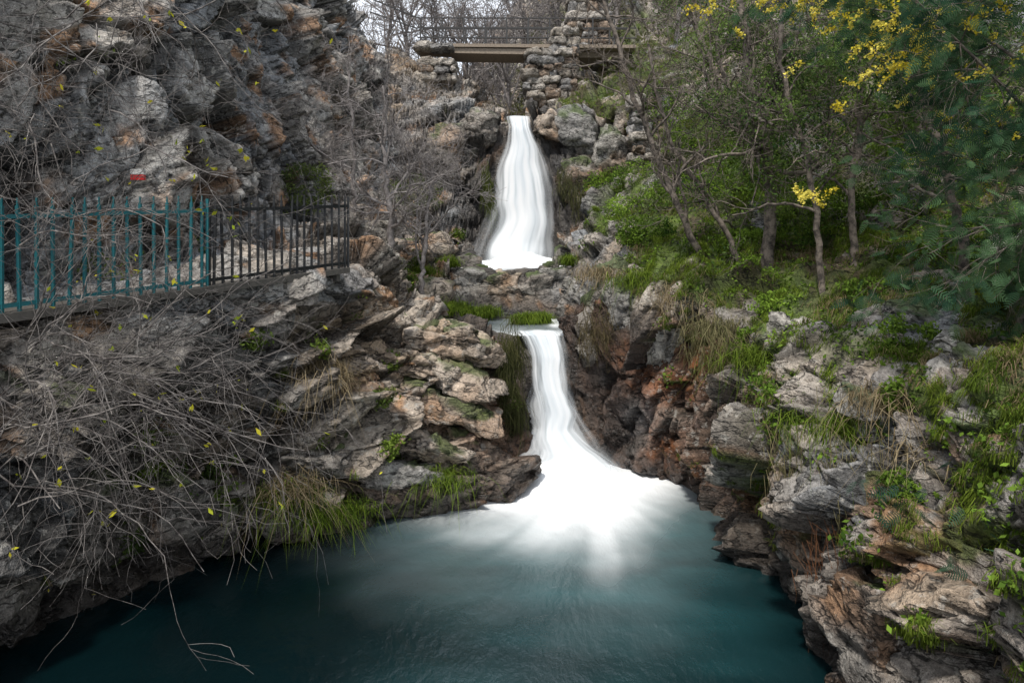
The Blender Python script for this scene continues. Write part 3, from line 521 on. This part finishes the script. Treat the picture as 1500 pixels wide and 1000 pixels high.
for p,n,h,cc in[((-3.3,9.9,.65),300,.45,GR),((-3.1,9.8,.8),250,.45,DR),((-2.85,9.9,.4),250,.33,GR),((-3.0,10.5,2.35),300,.5,DR),((-2.9,10.4,2.2),180,.45,DR),((-1.15,11.0,.55),350,.33,GR),((-2.5,10.3,.35),250,.33,GR),((4.1,7.6,2.6),220,.4,DR),((3.9,8.0,2.2),200,.4,GR),((4.4,7.0,2.2),180,.4,DR),((3.0,12.2,3.3),300,.45,DR),((3.8,8.8,2.2),300,.35,GR),((3.5,11.3,2.9),260,.45,((.14,.15,.07),(.34,.3,.16))),((2.4,13.3,3.6),300,.4,GR),((1.8,13.9,3.7),300,.35,DR),((3.9,10.4,2.6),300,.4,GR),((3.7,10.8,2.5),220,.45,GR)]:
    tuft('grass_tuft',p,n,h,.005,*cc,spread=.24,lean=1.1,droop=1.6)
def hanging(name,x0,x1,y0,y1,z0,z1,n,L,c0,c1,w=.004):
    t=R.random((n,1));b=np.array([[x0,y0,z0]])+t*np.array([[x1-x0,y1-y0,z1-z0]])+R.normal(size=(n,3))*np.array([.07,.06,.25])
    l=(L*R.uniform(.15,1.2,n))[:,None];sd=np.array([[w,w*.3,0]])
    e=R.normal(size=(n,3))*np.array([.1,.05,0])
    m=b+np.array([[0,-.06,0]])-l*np.array([[0,0,.5]])+e*.7+R.normal(size=(n,3))*.02;q=b+np.array([[0,-.07,0]])-l*np.array([[0,0,1]])+e
    V=np.stack([b-sd,b+sd,m+sd,m-sd,q+sd*.4,q-sd*.4],1).reshape(-1,3);o=(np.arange(n)*6)[:,None]
    F=np.concatenate([o+np.array([[0,1,2,3]]),o+np.array([[3,2,4,5]])],1).reshape(-1,4)
    cc=np.array(c0)+(np.array(c1)-np.array(c0))*R.random((n,1));mk(name,V,F,np.full(len(F),4),M_leaf,False,col=np.repeat(cc,6,0))
hanging('hanging_moss',-.2,.15,12.75,13.35,2.35,2.4,450,.5,(.025,.03,.012),(.11,.11,.045))
hanging('hanging_moss',-.15,.15,12.6,13.1,2.0,1.2,450,.5,(.02,.024,.01),(.08,.085,.035))
hanging('hanging_moss',1.35,1.9,13.5,13.2,2.7,2.8,300,.35,(.04,.035,.02),(.16,.13,.07))
hanging('hanging_moss',-.9,-.6,21.8,21.8,6.6,5.5,250,.6,(.03,.04,.012),(.11,.13,.04),.007)
hanging('hanging_moss',1.5,2.2,21.5,21.5,6.5,5.8,250,.5,(.04,.045,.02),(.13,.13,.06),.007)
hanging('hanging_roots',3.2,3.45,7.55,7.2,1.1,1.15,55,.8,(.10,.045,.025),(.26,.13,.07),.0035)
for (x,y,z,n,l) in[(3.35,10.9,2.7,200,.4),(3.2,11.7,2.9,200,.4),(3.4,9.4,2.0,180,.35),(3.45,8.4,1.9,180,.4),(2.7,12.9,3.1,200,.35),(3.6,7.4,2.0,180,.4)]:
    hanging('hanging_dry_grass',x-.25,x+.3,y,y-.2,z,z,n,l,(.09,.09,.04),(.30,.26,.14),.0035)
# ------------------------------------------------------------------ shrubs & foliage
def bush(C,r,n,rng,seed,th=-.1):
    u=rng.normal(size=(n,3));u/=np.linalg.norm(u,axis=1)[:,None];rr=rng.uniform(.25,1,n)**.5
    p=np.array(C)+u*rr[:,None]*np.array(r)*(1+fbm(u*2+seed,3,seed)*.4)[:,None]
    return p[fbm(p*2.4/max(.5,min(r)),3,seed+1)>th]
L=[]
for k,(c,r,n) in enumerate([((4.3,16.5,5.5),(1.2,1,.6),9000),((3.2,17.5,5.2),(.9,.8,.5),6000),((5.4,15,6.0),(1.2,1,.8),9000),((5.9,12.8,5.0),(1.1,.8,.7),8000),((7.4,12,5.6),(1.3,1,.9),9000),((6.9,9.9,4.5),(1,.8,.5),7000),((7.2,14,7.3),(1.8,1,1.3),12000),((5.2,19,7.7),(1.4,1,1.1),8000),((8.5,13,8.5),(1.8,1.2,2),12000),((6.8,17,9.5),(2,1,1.8),11000),((3.0,15.2,4.6),(.8,.6,.4),5500),((8.2,10.8,6),(1.2,1,1.3),9000),((3.6,19.5,6.2),(.9,.8,.6),5000),((4.8,13.6,4.4),(.9,.6,.35),5500),((2.9,21.3,6.2),(.7,.4,.5),3000),((4.6,21.2,8.6),(1,.6,.7),4500),((5.0,8.6,3.2),(.55,.5,.3),4500),((4.4,9.2,2.75),(.45,.4,.22),3000),((3.75,8.5,2.1),(.3,.3,.2),1800),((4.4,7.5,2.75),(.4,.35,.22),3000),((3.9,10.9,2.9),(.4,.35,.22),2200),((4.6,11.2,3.4),(.7,.5,.28),4000),((5.6,10.2,3.7),(.7,.5,.25),4000),((3.9,6.8,2.0),(.25,.25,.2),1500)]):
    L.append(bush(c,r,n,R,k+60,-.1 if k<16 else 0.0))
C=np.concatenate(L);leaves('shrub_foliage',C,.031,lcol(C,R,(.03,.065,.015),(.22,.34,.05),1.1),R,.5)
tp=np.array(tips)
C=np.repeat(tp,8,0)+R.normal(size=(len(tp)*8,3))*.13
C=C[R.permutation(len(C))[:85000]];C=C[fbm(C*1.1,3,77)>-.02]
leaves('tree_foliage',C,.032,lcol(C,R,(.03,.065,.025),(.16,.24,.06),1.2),R,.4)
C=bush((6.0,8.2,3.95),(.42,.35,.3),6000,R,5,-.6);leaves('mossy_shrub',C,.022,lcol(C,R,(.09,.12,.01),(.28,.32,.03),4),R,.6)
C=np.concatenate([bush((-4.4,14.5,5.6),(.7,.6,.6),4000,R,8),bush((-5.2,10.5,4.3),(.6,.5,.3),3000,R,9),bush((-5.5,9.2,4.1),(.5,.5,.3),2000,R,10),bush((-2.8,20,5.8),(.9,.8,.6),5000,R,12)]);leaves('shrub_foliage',C,.03,lcol(C,R,(.04,.06,.03),(.17,.22,.06),2),R,.45)
rng=np.random.default_rng(99);T=Tubes();mt=[]
mim=[((7.6,7.6,4.0),(6.2,7.3,5.2),(4.9,7,6.2),(4.0,6.8,6.9)),((7.6,7.6,4.6),(6.6,7.0,5.6),(5.4,6.6,6.6),(4.6,6.4,7.4)),((6.6,7.6,3.4),(5.9,7.2,4.6),(5.1,7.0,5.2),(4.3,6.9,5.4)),((7.4,7.6,5.0),(6.2,7.4,5.9),(5,7.4,6.8),(3.2,7.6,7.2)),((7.0,7.0,3.6),(6.0,6.8,4.4),(5.2,6.6,4.7),(4.6,6.5,4.6)),((7.2,7.6,5.4),(6.2,7.4,6.4),(5.4,7.2,7.4),(4.9,7,8))]
for b_ in mim:
    pp=np.array(b_);tt=np.linspace(0,3,16);q=blur(np.stack([np.interp(tt,range(4),pp[:,c]) for c in range(3)],1),2,0);T.add(q,np.linspace(.035,.008,16),6)
    for i in range(22):
        k=rng.integers(4,15);grow(T,q[k],unit(rng.normal(size=3)*.8+[-.5,0,.1]),rng.uniform(.5,1.1),.009,2,rng,[0,3,4],np.array([0,0,-.25]),.12,.6,.6,mt,.002)
T.obj('mimosa_tree',M_bark)
mt=np.array(mt)
def fronds(name,B,length,rng,c0,c1,pairs=9):
    n=len(B);d=rng.normal(size=(n,3))*[1,1,.6]+[-.3,0,-.25];d/=np.linalg.norm(d,axis=1)[:,None]
    s=np.cross(d,rng.normal(size=(n,3)));s/=np.linalg.norm(s,axis=1)[:,None];l=(length*rng.uniform(.6,1.3,n))
    Vs=[];Cs=[];cc=lcol(B,rng,c0,c1,1.5)
    for j in range(pairs):
        t=(j+1)/pairs
        o=B+d*(l*t)[:,None];o[:,2]-=l*t*t*.25
        for sg in(-1,1):
            e=o+s*sg*(l*.33*math.sin(math.pi*min(.95,t*.8+.15)))[:,None]+d*(l*.1)[:,None];ww=d*(l*.03)[:,None]
            Vs.append(np.stack([o-ww,e-ww*.6,e+ww*.6,o+ww],1));Cs.append(cc)
    V=np.concatenate(Vs).reshape(-1,3);m=len(V)//4
    mk(name,V,np.arange(4*m),np.full(m,4),M_leaf,False,col=np.repeat(np.concatenate(Cs),4,0))
Bm=np.repeat(mt,2,0)+R.normal(size=(len(mt)*2,3))*.07;Bm=Bm[fbm(Bm*1.2,3,19)>-.15];Bm=Bm[R.permutation(len(Bm))[:6500]]
fronds('mimosa_foliage',Bm,.15,R,(.02,.055,.035),(.10,.18,.08))
def blossom(ctrs,n,sd):
    D3=np.repeat(ctrs,n,0)+R.normal(size=(len(ctrs)*n,3))*np.array(sd)
    leaves('mimosa_blossom',D3,.013,lcol(D3,R,(.55,.44,.03),(.8,.7,.15),5),R,.95)
tgt=[((3.2,7.5,7.05),.25,14),((2.5,7.6,7.15),.25,9),((3.9,7.0,6.75),.3,20),((4.05,6.9,6.35),.25,16),((3.7,6.9,6.25),.3,8),((4.6,6.8,6.9),.4,12),((3.3,7.2,4.95),.14,5),((4.9,6.7,5.9),.35,8),((4.6,6.9,5.4),.3,6),((5.2,6.9,6.3),.4,6)]
cs=[]
for c0,s0,m in tgt:
    for _ in range(m):
        a=np.array(c0)+R.normal(size=3)*[s0,s0*.7,s0*.7];d0=unit(R.normal(size=3)*[1,.6,.5]+[-.6,0,-.3]);t=np.linspace(0,.2,9)
        cs.append((a[None]+d0[None]*t[:,None]+np.array([0,0,-1])[None]*(t**2*1.2)[:,None])[R.random(9)<.8])
blossom(np.concatenate(cs),8,(.018,.018,.02))
Bf=np.concatenate([np.array([4.2,5.7,1.5])+R.normal(size=(120,3))*[.25,.3,.3],np.array([3.6,6.3,2.2])+R.normal(size=(30,3))*[.2,.2,.15]]);fronds('mimosa_seedling',Bf,.15,R,(.02,.05,.04),(.07,.14,.08))
rng=np.random.default_rng(123);T=Tubes();lt=[]
def arc(p,d,L,r,trop,kids=(0,3,5),sp=.75):
    grow(T,np.array(p,float),np.array(d,float),L,r,2,rng,list(kids),np.array(trop,float),.2,.6,sp,lt,.0019)
for i in range(66):
    arc((rng.uniform(-5.6,-4.2),rng.uniform(6.4,8.2),rng.uniform(1.9,3.4)),(rng.uniform(.2,1.2),rng.uniform(-.4,.3),rng.uniform(-.1,.8)),rng.uniform(1.0,2.3),rng.uniform(.006,.014),(0,0,-.45))
for i in range(48):
    arc((rng.uniform(-6.0,-3.2),rng.uniform(5.8,7.6),rng.uniform(5.3,7.4)),(rng.uniform(-.2,1.0),rng.uniform(-.3,.3),rng.uniform(-.6,.5)),rng.uniform(.9,1.9),rng.uniform(.005,.012),(0,0,-.35))
for i in range(16):
    arc((rng.uniform(-5.6,-4.2),rng.uniform(6.2,7.8),rng.uniform(3.2,4.8)),(rng.uniform(.2,1.0),rng.uniform(-.3,.3),rng.uniform(-.2,1)),rng.uniform(.9,1.9),rng.uniform(.005,.012),(0,0,-.25))
T.obj('bare_shrub_tangle',M_twig)
lt=np.array(lt);ls=lt[R.permutation(len(lt))[:150]];ls=np.repeat(ls,2,0);leaves('yellowing_leaves',ls+R.normal(size=ls.shape)*.02,.034,lcol(ls,R,(.25,.32,.03),(.65,.56,.05),3),R,.5)
wt=vis*((P2[:,1]>24)*(P2[:,1]<60)*1.+(svf<3.3)*(veg>.3)*.6)
c,n,i=pick(wt,5000,R);b_=np.repeat(c,10,0)+R.normal(size=(50000,3))*[.15,.15,.03];grass('dry_brush',b_,np.repeat(n,10,0),.5,.009,np.array([.2,.16,.115])*R.uniform(.5,1.6,(50000,1)),R,.3,.6)
c,n,i=pick(vis*(P2[:,1]>25)*(P2[:,1]<55)*(svf>7),14000,R);c=np.repeat(c,3,0)+R.normal(size=(42000,3))*.2+[0,0,.3];c=c[fbm(c*.6,3,3)>0];leaves('hillside_foliage',c,.09,lcol(c,R,(.07,.09,.04),(.19,.2,.09),.6),R,.5)
# trail blaze: white over red paint on a small board fixed on the cliff face above the fence
m_=(np.abs(P2[:,0]/P2[:,1]+.553)<.012)&(np.abs((P2[:,2]-4.5)/P2[:,1]-.094)<.01);qi=np.where(m_)[0];qi=qi[np.argmin(P2[qi,1])];q=P2[qi]+np.array([.05,-.09,0])
tb=bpy.data.objects.new('trail_marker',None);sc.collection.objects.link(tb)
M_w=paint('white_paint',(.6,.6,.58));M_r=paint('red_paint',(.5,.015,.015),.5,.8)
boxes_obj('white_stripe',[(q+[-.09,-.0,.055],q+[.09,-.0,.055],.05,.07)],M_w,tb);boxes_obj('red_stripe',[(q+[-.09,0,-.02],q+[.09,0,-.02],.05,.07)],M_r,tb)
# ------------------------------------------------------------------ world, light, camera
W=bpy.data.worlds.new('World');sc.world=W;W.use_nodes=True;nt=W.node_tree;bg=nt.nodes['Background']
sk=ND(nt,'ShaderNodeTexSky',sky_type='NISHITA');sk.sun_disc=False;el,ro=math.radians(60),math.radians(205);sk.sun_elevation=el;sk.sun_rotation=ro
cl=ramp(nt,noise(nt,2.0,3,.5,ND(nt,'ShaderNodeTexCoord').outputs['Generated']),[(.3,.6),(.7,.95)])
nt.links.new(mixc(nt,cl,sk.outputs[0],(9.2,9.6,10.3)),bg.inputs[0]);bg.inputs[1].default_value=.135
s=bpy.data.lights.new('sun','SUN');s.energy=3.5;s.angle=math.radians(6);s.color=(1,.94,.86);so=bpy.data.objects.new('sun',s);sc.collection.objects.link(so)
dv=Vector((math.sin(ro)*math.cos(el),math.cos(ro)*math.cos(el),math.sin(el)));so.rotation_euler=dv.to_track_quat('Z','Y').to_euler();so.location=dv*40
cd=bpy.data.cameras.new('camera');cd.lens=24;cd.sensor_width=36;cd.shift_y=-.1;cd.clip_end=500;cd.clip_start=.1
co=bpy.data.objects.new('camera',cd);sc.collection.objects.link(co);co.location=(0,0,4.5);co.rotation_euler=(math.radians(90),0,0);sc.camera=co
sc.view_settings.view_transform='Standard';sc.view_settings.look='None';sc.view_settings.exposure=0
